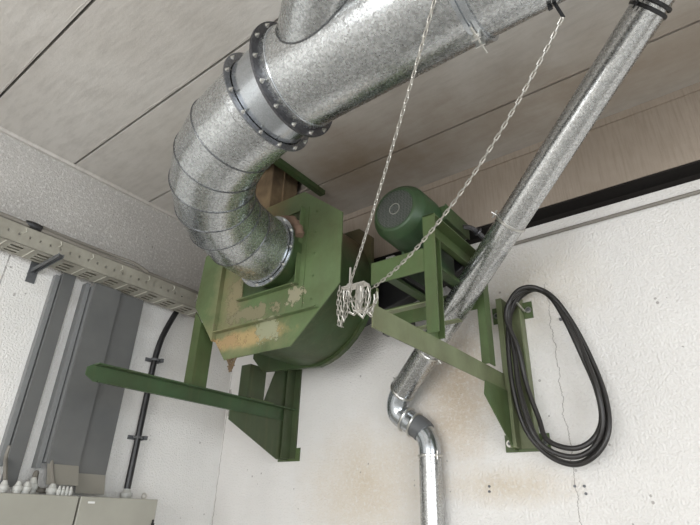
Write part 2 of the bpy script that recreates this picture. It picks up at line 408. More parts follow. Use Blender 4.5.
# trunking on the left wall
def trunk(name, y0, y1, x1, z0, z1, label, flare, body_dy=.004, group=None):
    t = thing(name, label, 'trunking', (0, (y0+y1)/2, z0), group)
    bm = new(); box(bm, .001, x1-.012, y0+body_dy, y1-.006, z0+.11, z1-.012); obj('body', bm, 'grey_lt', t)
    bm = new()
    prof = [(x1, z1), (x1, z0+.105), (x1+flare, z0), (x1+flare-.004, z0), (x1-.012, z0+.11), (x1-.012, z1)]
    prism(bm, prof, 1, y0, y1) if False else None
    A = [V((x, y0, z)) for x, z in prof]; B = [V((x, y1, z)) for x, z in prof]
    loft(bm, [A, B]); obj('lid', bm, 'grey', t, bevel=.002)
    if flare:
        bm = new(); A = [V((x1+.002, y0+.002, z0+.103)), V((x1+flare+.002, y0+.002, z0+.001)), V((x1+flare+.003, y0+.002, z0+.001)), V((x1+.003, y0+.002, z0+.103))]
        B = [v+V((0, y1-y0-.004, 0)) for v in A]; loft(bm, [A, B]); obj('dusty_end', bm, 'dusty', t, label='dusty beige flared bottom end')
    return t
trunk('wall_trunking', -1.232, -1.058, .105, 1.685, 2.84, 'wide grey trunking above the enclosures, left of the adjoining pair', .05)
trunk('wall_trunking', -1.052, -.88, .085, 1.650, 2.84, 'grey trunking with flared foot, right of the adjoining pair, beside black conduit', .03)
t = trunk('narrow_trunking', -1.412, -1.335, .062, 1.665, 2.862, 'narrow grey trunking on the white wall left of the wide pair', 0)
bm = new(); box(bm, .001, .042, -1.442, -1.416, 1.76, 2.83); obj('side_rail', bm, 'grey_lt', t)
t = thing('side_channel', 'slim grey channel strip between the narrow and wide trunking', 'channel', (0, -1.35, 1.8))
bm = new(); box(bm, .001, .055, -1.262, -1.236, 1.765, 2.84); obj('channel', bm, 'grey_lt', t)

# enclosures
def enclosure(y0, y1, x1, label):
    t = thing('electrical_enclosure', label, 'enclosure', (.12, (y0+y1)/2, .9))
    bm = new(); box(bm, .002, x1-.022, y0+.004, y1-.004, .9, 1.630); obj('housing', bm, 'beige', t, bevel=.004)
    bm = new(); box(bm, x1-.020, x1, y0, y1, .895, 1.636); obj('door', bm, 'beige', t, bevel=.004)
    return t
e1 = enclosure(-2.0, -1.088, .25, 'beige electrical enclosure at lower left under the cable glands')
e2 = enclosure(-1.078, -.615, .25, 'beige electrical enclosure under the flared trunking and black conduit')
bm = new(); box(bm, .2505, .2515, -1.035, -.998, 1.603, 1.613); obj('type_label', bm, 'white', e2, label='small white label')
bm = new(); box(bm, .2505, .256, -.632, -.622, 1.49, 1.53); box(bm, .2505, .27, -.634, -.626, 1.50, 1.512); obj('latch', bm, 'black', e2)
bm = new(); torus(bm, (.16, -.655, 1.652), (1,0,0), .014, .005, 16, 6); obj('lifting_eye', bm, 'chrome', e2, smooth=True)
def gland(p, x, y, r=.018, h=.05, cab=None):
    bm = new(); lathe(bm, (x, y, 1.630), (0,0,1), [(0, r), (.3*h, r), (.32*h, r*1.18), (.62*h, r*1.18), (.66*h, r*.9), (h, r*.45)], 16)
    g_ = obj('cable_gland', bm, 'plas', p, smooth=True)
for y in (-1.50, -1.44, -1.375, -1.335): gland(e1, .19, y, .020, .062)
gland(e1, .13, -1.285, .024, .085); gland(e1, .17, -1.20, .024, .06)
for y in (-1.165, -1.145, -1.125, -1.105): gland(e1, .20, y-.012, .0105, .05)
gland(e2, .05, -.705, .030, .06)
def cab(pts, r, m, label):
    bm = new(); tube(bm, catmull(pts, 8), r, 8); return tag(obj('cable', bm, m, smooth=True), label, 'cable')
cab([(.13, -1.285, 1.712), (.10, -1.27, 1.74), (.06, -1.245, 1.69), (.06, -1.22, 1.66), (.09, -1.18, 1.655)], .013, 'taupe', 'grey cable bending between two glands on enclosure top')
cab([(.17, -1.20, 1.685), (.12, -1.205, 1.76), (.07, -1.21, 1.86), (.05, -1.215, 1.98)], .011, 'taupe', 'grey cable rising into wide trunking from large gland')
cab([(.19, -1.44, 1.69), (.12, -1.43, 1.75), (.055, -1.418, 1.80), (.05, -1.415, 1.86)], .010, 'taupe', 'grey cable rising beside the foot of narrow trunking')

# black conduit with clips
bm = new(); tube(bm, catmull([(.045, -.565, 2.98), (.045, -.592, 2.88), (.045, -.64, 2.75), (.045, -.677, 2.62), (.045, -.695, 2.45), (.045, -.70, 2.1), (.045, -.705, 1.69)], 8), .020, 14)
t = tag(obj('conduit', bm, 'black', smooth=True), 'black conduit dropping from the cable tray to the enclosure', 'conduit')
for z, y in ((2.485, -.693), (1.985, -.702)):
    bm = new(); box(bm, .001, .012, y-.045, y+.055, z-.012, z+.012); torus(bm, (.045, y, z), (0,0,1), .024, .008, 20, 6); box(bm, .005, .075, y+.03, y+.05, z-.012, z+.012)
    obj('conduit_clip', bm, 'brk', t)

# ------------------------------------------------------------ green support frames
def channel_arm(name, parent, x, y0, y1, z0, z1, m, endbevel=False):
    """channel: web in the plane x, flanges towards +X"""
    bm = new(); fl = .055
    if endbevel: web = [(y0, z1-.02), (y0+.03, z1), (y1, z1), (y1, z0), (y0+.045, z0), (y0, z0+.025)]
    else: web = [(y0, z1), (y1, z1), (y1, z0), (y0, z0)]
    prism(bm, web, 0, x, x+.006)
    box(bm, x+.006, x+fl, y0+(.03 if endbevel else 0), y1, z1-.006, z1)
    return obj(name, bm, m, parent)
lf = thing('fan_support_frame', 'green steel wall bracket with long arm under the fan, left one', 'support frame', (.68, 0, 1.89))
channel_arm('arm', lf, .68, -1.42, -.004, 2.128, 2.21, 'green_mid', True)
bm = new(); box(bm, .686, .70, -1.36, -.02, 2.128, 2.134); obj('arm_flange', bm, 'green_mid', lf)
bm = new(); box(bm, .66, .755, -.012, -.001, 1.90, 2.56); box(bm, .70, .706, -.09, -.012, 1.90, 2.56); obj('wall_column', bm, 'green_dark', lf)
bm = new(); box(bm, .60, .79, -.009, -.001, 1.885, 1.965); obj('foot_plate', bm, 'green', lf); bolts(lf, [(.775, -.009, 1.925), (.62, -.009, 1.925)], (0,-1,0), .008, .006, 'green')
bm = new(); prism(bm, [(-.53, 2.128), (-.53, 2.075), (-.11, 1.89), (-.012, 1.89), (-.012, 2.128)], 0, .683, .690); obj('lower_gusset', bm, 'green_dark', lf)
bm = new(); prism(bm, [(-.27, 2.21), (-.20, 2.40), (-.14, 2.56), (-.012, 2.56), (-.012, 2.21)], 0, .683, .690); obj('upper_gusset', bm, 'green_dark', lf)
def post(parent, x, y0, y1, z0, z1, m, wx=.055):
    bm = new()   # channel open towards +X
    box(bm, x, x+.006, y0, y1, z0, z1); box(bm, x+.006, x+wx, y0, y0+.006, z0, z1); box(bm, x+.006, x+wx*.6, y1-.006, y1, z0, z1)
    return obj('post', bm, m, parent)
def angle_post(parent, x0, x1, y0, y1, z0, z1, m):
    bm = new(); box(bm, x0, x1, y0, y0+.006, z0, z1); box(bm, x1-.006, x1, y0+.006, y1, z0, z1)
    return obj('post', bm, m, parent)
bm = new(); prism(bm, [(.625, 2.211), (.695, 2.211), (.695, 2.585), (.625, 2.665)], 1, -.835, -.829); box(bm, .689, .695, -.829, -.73, 2.211, 2.585); obj('post', bm, 'green', lf)
angle_post(lf, .615, .70, -.42, -.28, 2.211, 2.43, 'green_dark')
bm = new(); box(bm, .66, .735, -.42, -.22, 2.2105, 2.217); obj('post_foot', bm, 'green', lf)

rf = thing('motor_support_frame', 'green steel bracket frame under the motor, nearest the black cable coil', 'support frame', (2.2, 0, 1.89))
bm = new(); box(bm, 2.205, 2.211, -1.22, -.03, 2.165, 2.25); box(bm, 2.15, 2.205, -1.22, -.03, 2.244, 2.25); obj('arm', bm, 'green_olive', rf)
post(rf, 2.205, -.84, -.745, 2.25, 2.70, 'green')
bm = new(); box(bm, 2.205, 2.265, -.842, -.835, 2.70, 2.79)
box(bm, 2.205, 2.211, -.835, -.22, 2.70, 2.79); box(bm, 2.205, 2.262, -.842, -.22, 2.785, 2.791); box(bm, 2.205, 2.240, -.835, -.22, 2.70, 2.706); obj('top_beam', bm, 'green', rf)
bm = new(); box(bm, 2.195, 2.235, -.302, -.296, 2.25, 2.72); box(bm, 2.229, 2.235, -.296, -.235, 2.25, 2.72); obj('post', bm, 'green', rf)
bm = new(); box(bm, 2.205, 2.235, -.075, -.001, 1.90, 2.655); box(bm, 2.235, 2.325, -.012, -.001, 1.90, 2.65); box(bm, 2.318, 2.325, -.06, -.012, 1.90, 2.65); obj('wall_column', bm, 'green_olive', rf)
for z0, z1 in ((1.885, 1.965), (2.54, 2.63)):
    bm = new(); box(bm, 2.155, 2.372, -.0085, -.001, z0, z1); obj('fixing_plate', bm, 'green', rf)
    for x in (2.178, 2.352):
        bm = new(); annulus(bm, (x, -.0105, (z0+z1)/2), (0,1,0), .0085, .017, .003, 20); w_ = obj('washer', bm, 'chrome', rf)
    bolts(rf, [(2.178, -.009, (z0+z1)/2), (2.352, -.009, (z0+z1)/2)], (0,-1,0), .008, .009, 'brk')
bm = new(); prism(bm, [(-.33, 2.165), (-.35, 2.10), (-.06, 1.89), (-.012, 1.89), (-.012, 2.165)], 0, 2.213, 2.219); obj('gusset', bm, 'green', rf)
# platform carrying the motor, spanning from the fan to the frame
bm = new(); box(bm, 1.93, 2.204, -.842, -.835, 2.525, 2.632); box(bm, 1.93, 2.204, -.835, -.80, 2.616, 2.622); obj('front_beam', bm, 'green', rf)
bm = new(); box(bm, 1.60, 2.204, -.30, -.294, 2.53, 2.622); box(bm, 1.60, 2.204, -.34, -.30, 2.616, 2.622); obj('rear_beam', bm, 'green', rf)
bm = new(); box(bm, 1.92, 1.97, -.79, -.34, 2.60, 2.616); box(bm, 2.15, 2.2, -.79, -.34, 2.60, 2.616); obj('platform_rail', bm, 'green_drum', rf)
bm = new(); box(bm, 1.93, 2.204, -.80, -.76, 2.40, 2.406); box(bm, 1.93, 1.97, -.76, -.50, 2.40, 2.406); box(bm, 1.93, 2.204, -.54, -.50, 2.40, 2.406); box(bm, 1.93, 1.936, -.80, -.79, 2.406, 2.525); obj('lower_tie', bm, 'green_olive', rf)

# ------------------------------------------------------------ the fan
fan = thing('centrifugal_fan', 'large green centrifugal fan casing with peeling octagonal front plate', 'fan', (1.16, -.57, 2.33))
OCT = [(.605, 2.70), (.91, 2.335), (1.41, 2.335), (1.712, 2.61), (1.712, 3.01), (1.425, 3.245), (.90, 3.245), (.62, 3.03)]
OP = (.99, 1.435, 2.668, 3.125)   # opening
def plate_with_hole(bm, outer, hole, y0, y1):
    x0, x1, z0, z1 = hole; hp = [(x0, z0), (x1, z0), (x1, z1), (x0, z1)]
    for y in (y0, y1):
        O = [bm.verts.new((x, y, z)) for x, z in outer]; I = [bm.verts.new((x, y, z)) for x, z in hp]
        es = [bm.edges.new((O[i], O[(i+1)%8])) for i in range(8)] + [bm.edges.new((I[i], I[(i+1)%4])) for i in range(4)]
        bmesh.ops.triangle_fill(bm, edges=es, use_beauty=True)
        if y == y0: A, a = O, I
        else:
            for P_, Q_ in ((A, O), (a, I)):
                n = len(P_)
                for i in range(n): bm.faces.new((P_[i], Q_[i], Q_[(i+1)%n], P_[(i+1)%n]))
bm = new(); plate_with_hole(bm, OCT, OP, -.80, -.792); obj('front_plate', bm, 'green_plate', fan)
# raised left wing of the plate and the ribs
bm = new(); prism(bm, [(.604, 2.70), (.812, 2.452), (.812, 3.17), (.625, 3.035)], 1, -.83, -.8005); obj('left_wing', bm, 'green_plate', fan)
bm = new(); box(bm, .812, 1.585, -.835, -.8005, 2.500, 2.507); obj('long_rib', bm, 'green_plate', fan)
bm = new(); box(bm, .985, 1.44, -.835, -.8005, 2.660, 2.667); obj('short_rib', bm, 'green_plate', fan)
bm = new(); box(bm, 1.436, 1.443, -.835, -.8005, 2.660, 3.125); box(bm, 1.443, 1.475, -.806, -.8005, 2.52, 3.125); obj('side_rib', bm, 'green_plate', fan)
# inlet box inside the opening
bm = new(); x0, x1, z0, z1 = OP; b_ = -.66
box(bm, x0-.004, x0, -.792, b_, z0, z1); box(bm, x1, x1+.004, -.792, b_, z0, z1); box(bm, x0, x1, -.792, b_, z0-.004, z0); box(bm, x0, x1, -.792, b_, z1, z1+.004); box(bm, x0, x1, b_, b_+.004, z0, z1)
obj('inlet_box', bm, 'green_drum', fan)
IC = V((1.262, -.90, 2.868)); RI = .186
bm = new(); lathe(bm, (IC.x, -.885, IC.z), (0,1,0), [(0, RI+.016), (.006, RI+.016), (.007, RI-.002), (.19, RI-.002), (.2, RI+.02), (.215, RI+.02)], 48); obj('inlet_collar', bm, 'green_drum', fan, smooth=True)
# scroll drum
bm = new(); lathe(bm, (1.16, -.792, 2.80), (0,1,0), [(0, .432), (.42, .432)], 64); obj('scroll_drum', bm, 'green_drum', fan, smooth=True)
bm = new(); bx_ = [(1.16+(x-1.16)*.90, 2.80+(z-2.79)*.93) for x, z in OCT]
P_ = []
for i in range(40):
    t_ = 2*math.pi*i/40; P_.append((1.16+.452*math.cos(t_), 2.80+.452*math.sin(t_)))
P_ = [p for p in P_ if not (p[0] > 1.16 and p[1] > 2.95) and not (p[0] < 1.0 and p[1] < 2.6)]
P_ = [p for p in P_]
poly = [p for p in P_ if p[1] <= 2.95 and p[0] > 1.16] + [(1.590, 3.10), (1.50, 3.18), (.80, 3.20), (.66, 3.05), (.66, 2.48), (.76, 2.385)]
poly = sorted(set(poly), key=lambda p: math.atan2(p[1]-2.8, p[0]-1.16))
prism(bm, poly, 1, -.372, -.34); obj('back_flange', bm, 'green_drum', fan)
bolts(fan, [(1.53, -.8005, 3.08-i*.13) for i in range(5)], (0,-1,0), .006, .004, 'green_plate')
bm = new(); random.seed(11)
for i in range(9):
    a = V((.925+.011*i+random.uniform(-.008,.008), -.796, 2.345)); b = V((.972+random.uniform(-.015,.015), -.796, 2.27+random.uniform(-.01,.02))); tube(bm, [a, a.lerp(b, .5)+V((random.uniform(-.01,.01),0,0)), b], .0045, 6)
for z in (2.315, 2.295): tube(bm, [(.945, -.796, z), (.972, -.80, z-.004), (1.0, -.796, z)], .004, 6)
obj('rusty_mesh', bm, 'rust', fan, label='rusty torn mesh under the front plate')
# bearing housing and shaft, behind
bm = new(); cyl(bm, (1.16, -.34, 2.8), (1.16, -.13, 2.8), .03); obj('shaft', bm, 'zinc_dark', fan, smooth=True)
# discharge duct rising through the ceiling
dd = thing('discharge_duct', 'rust stained sheet duct rising from fan through the ceiling opening', 'duct', (.8, -.58, 3.245))
bm = new(); box(bm, .62, 1.02, -.70, -.46, 3.2465, 3.88); obj('casing', bm, 'rust', dd, bevel=.006)
bm = new(); box(bm, .865, .872, -.712, -.7005, 3.2465, 3.88); box(bm, 1.0205, 1.03, -.60, -.59, 3.2465, 3.88); obj('standing_seam', bm, 'rust', dd)
bm = new()
prev = catmull([(1.10, -.79, 3.247), (1.03, -.80, 3.26), (.96, -.79, 3.30), (.90, -.77, 3.38)], 8)
tube(bm, prev, [.012+.008*random.random() for _ in prev], 8)
bm.free()
bm = new(); pts_ = catmull([(1.10, -.83, 3.03), (1.18, -.84, 3.075), (1.28, -.84, 3.08), (1.37, -.84, 3.055), (1.43, -.84, 2.99), (1.452, -.84, 2.93)], 6)
tube(bm, pts_, [.022+.010*random.random() for _ in pts_], 8)
obj('sealing_putty', bm, 'rope', fan, smooth=True, ang=1.5, label='brown crumbling sealing putty over the inlet')
bm = new(); box(bm, 1.135, 1.178, -.88, -.35, H-.035, H-.001); box(bm, 1.172, 1.178, -.88, -.35, H-.001, H+.02)
tag(obj('angle_iron', bm, 'green_drum'), 'dark green angle iron along the ceiling opening edge', 'angle iron')

# ------------------------------------------------------------ motor
mo = thing('electric_motor', 'green electric motor with perforated fan cowl facing the viewer', 'motor', (2.055, -.5, 2.623))
MC = V((2.032, -.80, 2.915))
bm = new(); lathe(bm, MC, (0,1,0), [(0, .100), (0, .108), (.004, .116), (.036, .142), (.05, .147), (.19, .151), (.195, .144), (.06, .137)], 56, cap=False); obj('fan_cowl', bm, 'motor', mo, smooth=True, ang=.4)
bm = new(); lathe(bm, MC+V((0,.004,0)), (0,1,0), [(0, .001), (0, .105), (.004, .105)], 48); gr = obj('grille', bm, 'grille', mo)
bm = new(); annulus(bm, MC+V((0,.001,0)), (0,1,0), .026, .029, .004, 32); obj('grille_ring', bm, 'chrome', gr)
bm = new(); lathe(bm, MC+V((0,.06,0)), (0,1,0), [(0, .105), (.09, .116), (.34, .116), (.37, .125), (.40, .12), (.42, .05)], 48)
for i in range(36):
    t_ = 2*math.pi*i/36; e = V((math.cos(t_), 0, math.sin(t_)))
    bar(bm, MC+V((0,.155,0))+e*.122, MC+V((0,.40,0))+e*.122, .003, .02, e)
obj('finned_body', bm, 'motor', mo)
bm = new(); cyl(bm, MC+V((0,.48,0)), MC+V((0,.56,0)), .019); obj('shaft', bm, 'zinc_dark', mo, smooth=True)
bm = new(); box(bm, 2.13, 2.20, -.60, -.35, 2.90, 2.98); box(bm, 2.20, 2.207, -.605, -.345, 2.895, 2.985); tb = obj('terminal_box', bm, 'green_drum', mo, bevel=.005)
bm = new(); lathe(bm, (2.165, -.35, 2.94), (0,1,0), [(0,.016),(.02,.016),(.022,.02),(.035,.02),(.045,.01)], 12); obj('cable_gland', bm, 'chrome', tb, smooth=True)
for x in (1.965, 2.125):
    bm = new(); box(bm, x-.022, x+.022, -.62, -.40, 2.646, 2.665); box(bm, x-.008, x+.008, -.62, -.40, 2.665, 2.80); obj('foot', bm, 'motor', mo)
bm = new(); box(bm, 1.905, 2.195, -.80, -.765, 2.6225, 2.645); box(bm, 1.93, 1.985, -.765, -.30, 2.6225, 2.6455); box(bm, 2.105, 2.16, -.765, -.30, 2.6225, 2.6455); obj('slide_rail', bm, 'black', mo, label='black motor slide rails')
bm = new(); box(bm, 1.985, 2.03, -.803, -.765, 2.6455, 2.665); obj('rail_stop', bm, 'chrome', mo)
# belt guard behind motor
bg = thing('belt_guard', 'dark belt guard between motor and fan, behind the green posts', 'guard', (1.75, -.2, 2.6))
bm = new(); P_ = []
a_, b2 = V((1.16, 2.80)), V((2.035, 2.893))
def hull(c0, r0, c1, r1, n=14):
    d = c1-c0; th = math.atan2(d.y, d.x); be = math.acos((r0-r1)/d.length); out = []
    for i in range(n+1): t = th+be+(2*math.pi-2*be)*i/n; out.append((c0.x+r0*math.cos(t), c0.y+r0*math.sin(t)))
    for i in range(n+1): t = th-be+2*be*i/n; out.append((c1.x+r1*math.cos(t), c1.y+r1*math.sin(t)))
    return out
prism(bm, hull(a_, .22, b2, .10), 1, -.225, -.135); obj('cover', bm, 'black', bg, bevel=.004)
bm = new(); box(bm, 1.62, 1.80, -.29, -.235, 2.50, 2.60); box(bm, 1.7, 1.73, -.235, -.01, 2.50, 2.53); obj('bracket', bm, 'black', bg)
# small junction fittings by the top beam
bm = new(); tube(bm, catmull([(2.2, -.42, 2.94), (2.23, -.36, 2.95), (2.27, -.28, 2.90), (2.28, -.20, 2.86), (2.25, -.12, 2.85)], 8), .013, 10)
for k_, y in enumerate((-.34, -.27)): torus(bm, (2.25+.02*k_, y, 2.935-.04*k_), (.3,1,-.4), .018, .007, 14, 6)
tag(obj('flexible_conduit', bm, 'zinc_dark', smooth=True), 'short grey flexible conduit behind motor beside galvanised pipe', 'conduit')

# ------------------------------------------------------------ ducts
def flange_ring(name, c, d, ri, parent, wd=.026, th=.006, m='zinc_dark', nb=12, ph=0, both=True):
    bm = new(); annulus(bm, c, d, ri, ri+wd, th, 64); o = obj(name, bm, m, parent, smooth=True)
    a, b, dd_ = frame(d)
    pts = [V(c)+(a*math.cos(2*math.pi*(i+ph)/nb)+b*math.sin(2*math.pi*(i+ph)/nb))*(ri+wd*.55)+dd_*th/2 for i in range(nb)]
    bolts(o, pts, dd_, .0058, .008)
    return o
R_ = .188
AX = V((0, -1.60, 3.03))
X2 = 2.115; P1 = V((1.978, -1.592, 3.008)); N1 = (V((X2, -1.60, 3.03))-P1).normalized()      # the two flanged joints
el = thing('duct_elbow', 'spangled galvanised segmented duct elbow bending down into the fan inlet', 'duct', (1.30, -1.35, 2.7))
path = [V((IC.x, -.905, IC.z)), V((IC.x, -.955, IC.z))]
Rb = .60; NS = 7
cy = -.955
x_end = P1.x-.03
bx0 = IC.x
def epath(u):
    # quarter ellipse between fan axis and main duct axis, climbing gently
    t = u*math.pi/2
    ex = x_end-.03-bx0; ey = -P1.y+cy
    return V((bx0+ex*(1-math.cos(t))**1.05, cy-ey*math.sin(t)**.965, IC.z+(P1.z-.015-IC.z)*(.35*u+.65*u*u)))
K = [epath(i/NS) for i in range(NS+1)]
nodes = [V((IC.x, -.905, IC.z))] + K + [P1-N1*.004]
# gores are straight cylinders mitred at the nodes; the first runs along -Y, the last along +X
ringsE = []
for i, p in enumerate(nodes):
    if i == 0: d = V((0,-1,0))
    elif i == len(nodes)-1: d = N1
    else: d = ((nodes[i+1]-p).normalized()+(p-nodes[i-1]).normalized()).normalized()
    rr_ = RI+(R_-RI)*i/(len(nodes)-1)
    ringsE.append((p, d, rr_))
for i in range(len(ringsE)-1):
    p, d, q = ringsE[i]; p2, d2, q2 = ringsE[i+1]
    bm = new(); up = V((0,0,1))
    loft(bm, [ring(p+d*.0008, d, q, 56, up), ring(p2-d2*.0008, d2, q2-.001, 56, up)], cap=False)
    obj('gore_segment', bm, 'zinc', el, smooth=True, ang=1.0)
for p, d, q in ringsE[2:-2]:
    bm = new(); torus(bm, p, d, q+.0005, .0033, 56, 6); obj('seam_bead', bm, 'seam', el, smooth=True)
flange_ring('inlet_flange', (IC.x, -.897, IC.z), (0,-1,0), RI, el, .022, .008, 'zinc_smooth', 12, .3)
flange_ring('outlet_flange', P1-N1*.004, N1, R_, el, .026, .006, 'flange', 14)
sp = thing('duct_spool', 'short smooth galvanised duct collar between the two bolted flanges', 'duct', (2.045, -1.6, 2.84))
bm = new(); loft(bm, [ring(P1+N1*.001, N1, R_-.004, 64), ring((X2-.010, -1.6, 3.03), (1,0,0), R_-.004, 64)], cap=False); obj('shell', bm, 'zinc_smooth', sp, smooth=True)
md = thing('main_duct', 'large spangled galvanised main duct running level under the ceiling', 'duct', (4.5, -1.6, 2.84))
bm = new(); loft(bm, [ring((X2, -1.6, 3.03), (1,0,0), R_+.002, 72), ring((6.99, -1.6, 3.03), (1,0,0), R_+.002, 72)], cap=False); obj('shell', bm, 'zinc', md, smooth=True)
bm = new(); torus(bm, (X2+.035, -1.6, 3.03), (1,0,0), R_+.002, .004, 64, 6); obj('swage', bm, 'zinc_smooth', md, smooth=True)
flange_ring('end_flange', (X2, -1.60, 3.03), (1,0,0), R_+.002, md, .030, .010, 'zinc_dark', 14, .4)
# branch
BD = V((.80, -.58, .12)).normalized(); B0 = V((2.15, -1.60, 3.03))
bm = new(); loft(bm, [ring(B0+BD*.12, BD, .122, 48), ring(B0+BD*.95, BD, .122, 48)], cap=False); br = obj('branch', bm, 'zinc', md, smooth=True, label='smaller branch pipe joining the duct at a slant')
ja, jb, _ = frame(BD); P_ = []
for i in range(48):     # weld line where branch and duct meet
    t_ = 2*math.pi*i/48; o_ = B0+(ja*math.cos(t_)+jb*math.sin(t_))*.1225
    yy, zz, by, bz = o_.y+1.6, o_.z-3.03, BD.y, BD.z; rq = R_+.002
    A_ = by*by+bz*bz; B_ = 2*(yy*by+zz*bz); C_ = yy*yy+zz*zz-rq*rq
    P_.append(o_+BD*((-B_+math.sqrt(max(0, B_*B_-4*A_*C_)))/(2*A_)))
bm = new(); tube(bm, P_, .0032, 6, closed=True); obj('weld_line', bm, 'seam', md, smooth=True)
# hanging ring clamp
def duct_clamp(x):
    t = thing('duct_clamp', 'galvanised ring clamp around the main duct near the upper chain', 'clamp', (x, -1.6, 2.8))
    bm = new(); lathe(bm, (x-.018, -1.6, 3.03), (1,0,0), [(0, R_+.003), (0, R_+.014), (.012, R_+.014), (.014, R_+.006), (.022, R_+.006), (.024, R_+.014), (.036, R_+.014), (.036, R_+.003)], 64, cap=False); obj('band', bm, 'zinc_smooth', t, smooth=True)
    for yy, zz, sg in ((-1.56, 2.825, 1),):
        bm = new(); box(bm, x-.014, x+.014, -1.566, -1.562, 2.805, 2.845); box(bm, x-.014, x+.014, -1.538, -1.534, 2.805, 2.845); cyl(bm, (x, -1.60, 2.822), (x, -1.49, 2.822), .004, n=8); cyl(bm, (x, -1.572, 2.822), (x, -1.566, 2.822), .009, n=6); cyl(bm, (x, -1.534, 2.822), (x, -1.526, 2.822), .009, n=6)
        obj('clamp_bolt', bm, 'chrome', t)
duct_clamp(2.80)

# ------------------------------------------------------------ small pipe
PA, PB = V((1.645, -.135, 2.212)), V((3.214, -.941, 3.263))
pd = (PB-PA).normalized(); PC = PA+pd*((V((2.50, -.574, 2.794))-PA).length)
rp = .066
dp = thing('extraction_pipe', 'long slanting galvanised pipe passing behind the green frame post', 'pipe', PA)
bm = new(); loft(bm, [ring(PA, pd, rp, 40), ring(PC, pd, rp, 40)], cap=False); obj('pipe_section', bm, 'zinc_fine', dp, smooth=True)
bm = new(); loft(bm, [ring(PC+pd*.002, pd, rp, 40), ring(PB+pd*.002, pd, rp, 40)], cap=False); obj('pipe_section', bm, 'zinc_fine', dp, smooth=True)
bm = new(); loft(bm, [ring(PB+pd*.006, pd, rp-.004, 40), ring(PB+pd*.5, pd, rp-.004, 40)], cap=False); obj('pipe_section', bm, 'zinc_fine', dp, smooth=True)
def pipe_clamp(c, d, r, parent, m='chrome', side=(0,-1,0)):
    bm = new(); c = V(c); lathe(bm, c-V(d).normalized()*.007, d, [(0, r), (0, r+.003), (.003, r+.006), (.011, r+.006), (.014, r+.003), (.014, r)], 40, cap=False)
    e = V(side); e = (e-V(d).normalized()*e.dot(V(d).normalized())).normalized()
    cyl(bm, c+e*(r+.004), c+e*(r+.03), .004, n=8); cyl(bm, c+e*(r+.014)-V(d).normalized()*.02, c+e*(r+.014)+V(d).normalized()*.02, .004, n=8)
    return obj('pipe_clamp', bm, m, parent, smooth=True)
pipe_clamp(PC, pd, rp, dp, side=(-.8,-.3,.2)); pipe_clamp(PA+pd*.004, pd, rp, dp, side=(-.8,.1,.6)); pipe_clamp(PB, pd, rp, dp, 'black'); pipe_clamp(PB+pd*.025, pd, rp, dp, 'black'); pipe_clamp(PC.lerp(PA, .72), pd, rp, dp, side=(1,0,-.3))
# upper elbow, sleeve, lower elbow
eb = thing('pipe_elbow', 'small galvanised double elbow joining slanting pipe to vertical pipe', 'pipe fitting', (1.66, -.1, 2.05))
VT = V((1.778, -.085, 1.875)); rv = .0585
E0 = PA-pd*.006
pth = catmull([E0, V((1.605, -.116, 2.155)), V((1.603, -.103, 2.10)), V((1.645, -.095, 2.066)), V((1.695, -.09, 2.035))], 5)
bm = new(); rs = []; up = V((0,1,0))
for i, p in enumerate(pth):
    d = pd*-1 if i == 0 else (pth[min(i+1, len(pth)-1)]-pth[i-1]).normalized()
    rs.append(ring(p, d, rp-.005, 32, up))
loft(bm, rs, cap=False); obj('upper_bend', bm, 'zinc_smooth', eb, smooth=True, ang=1.2)
bm = new(); torus(bm, pth[-6], (pth[-5]-pth[-7]), rp-.001, .007, 36, 6); obj('joint_ring', bm, 'chrome', eb, smooth=True)
bm = new(); torus(bm, pth[-1], (pth[-1]-pth[-2]), rp-.001, .007, 36, 6); obj('joint_ring', bm, 'chrome', eb, smooth=True)
pth2 = catmull([V((1.695, -.09, 2.035)), V((1.735, -.087, 2.008)), V((1.765, -.085, 1.965)), V((1.777, -.085, 1.92)), VT+V((0,0,.004))], 5)
d0 = (pth2[1]-pth2[0]).normalized()
bm = new(); rs = [ring(p, (pth2[min(i+1, len(pth2)-1)]-pth2[max(i-1,0)]), rv-.002, 32, up) for i, p in enumerate(pth2)]
loft(bm, rs, cap=False); obj('lower_bend', bm, 'zinc_smooth', eb, smooth=True, ang=1.2)
bm = new(); rs = [ring(p, (pth2[i+1]-pth2[max(i-1,0)]), rv+.004, 32, up) for i, p in enumerate(pth2[:8])]
loft(bm, rs, cap=True); obj('rubber_sleeve', bm, 'brk', eb, smooth=True, label='dark rubber sleeve', ang=.8)
vp = thing('vertical_pipe', 'vertical galvanised pipe dropping down the stained back wall', 'pipe', (VT.x, VT.y, 0))
bm = new(); loft(bm, [ring((VT.x, VT.y, 0.002), (0,0,1), rv, 40), ring(VT, (0,0,1), rv, 40)], cap=False); obj('pipe_section', bm, 'zinc_fine', vp, smooth=True)
pipe_clamp(VT, (0,0,1), rv, vp, side=(1,-.6,0))

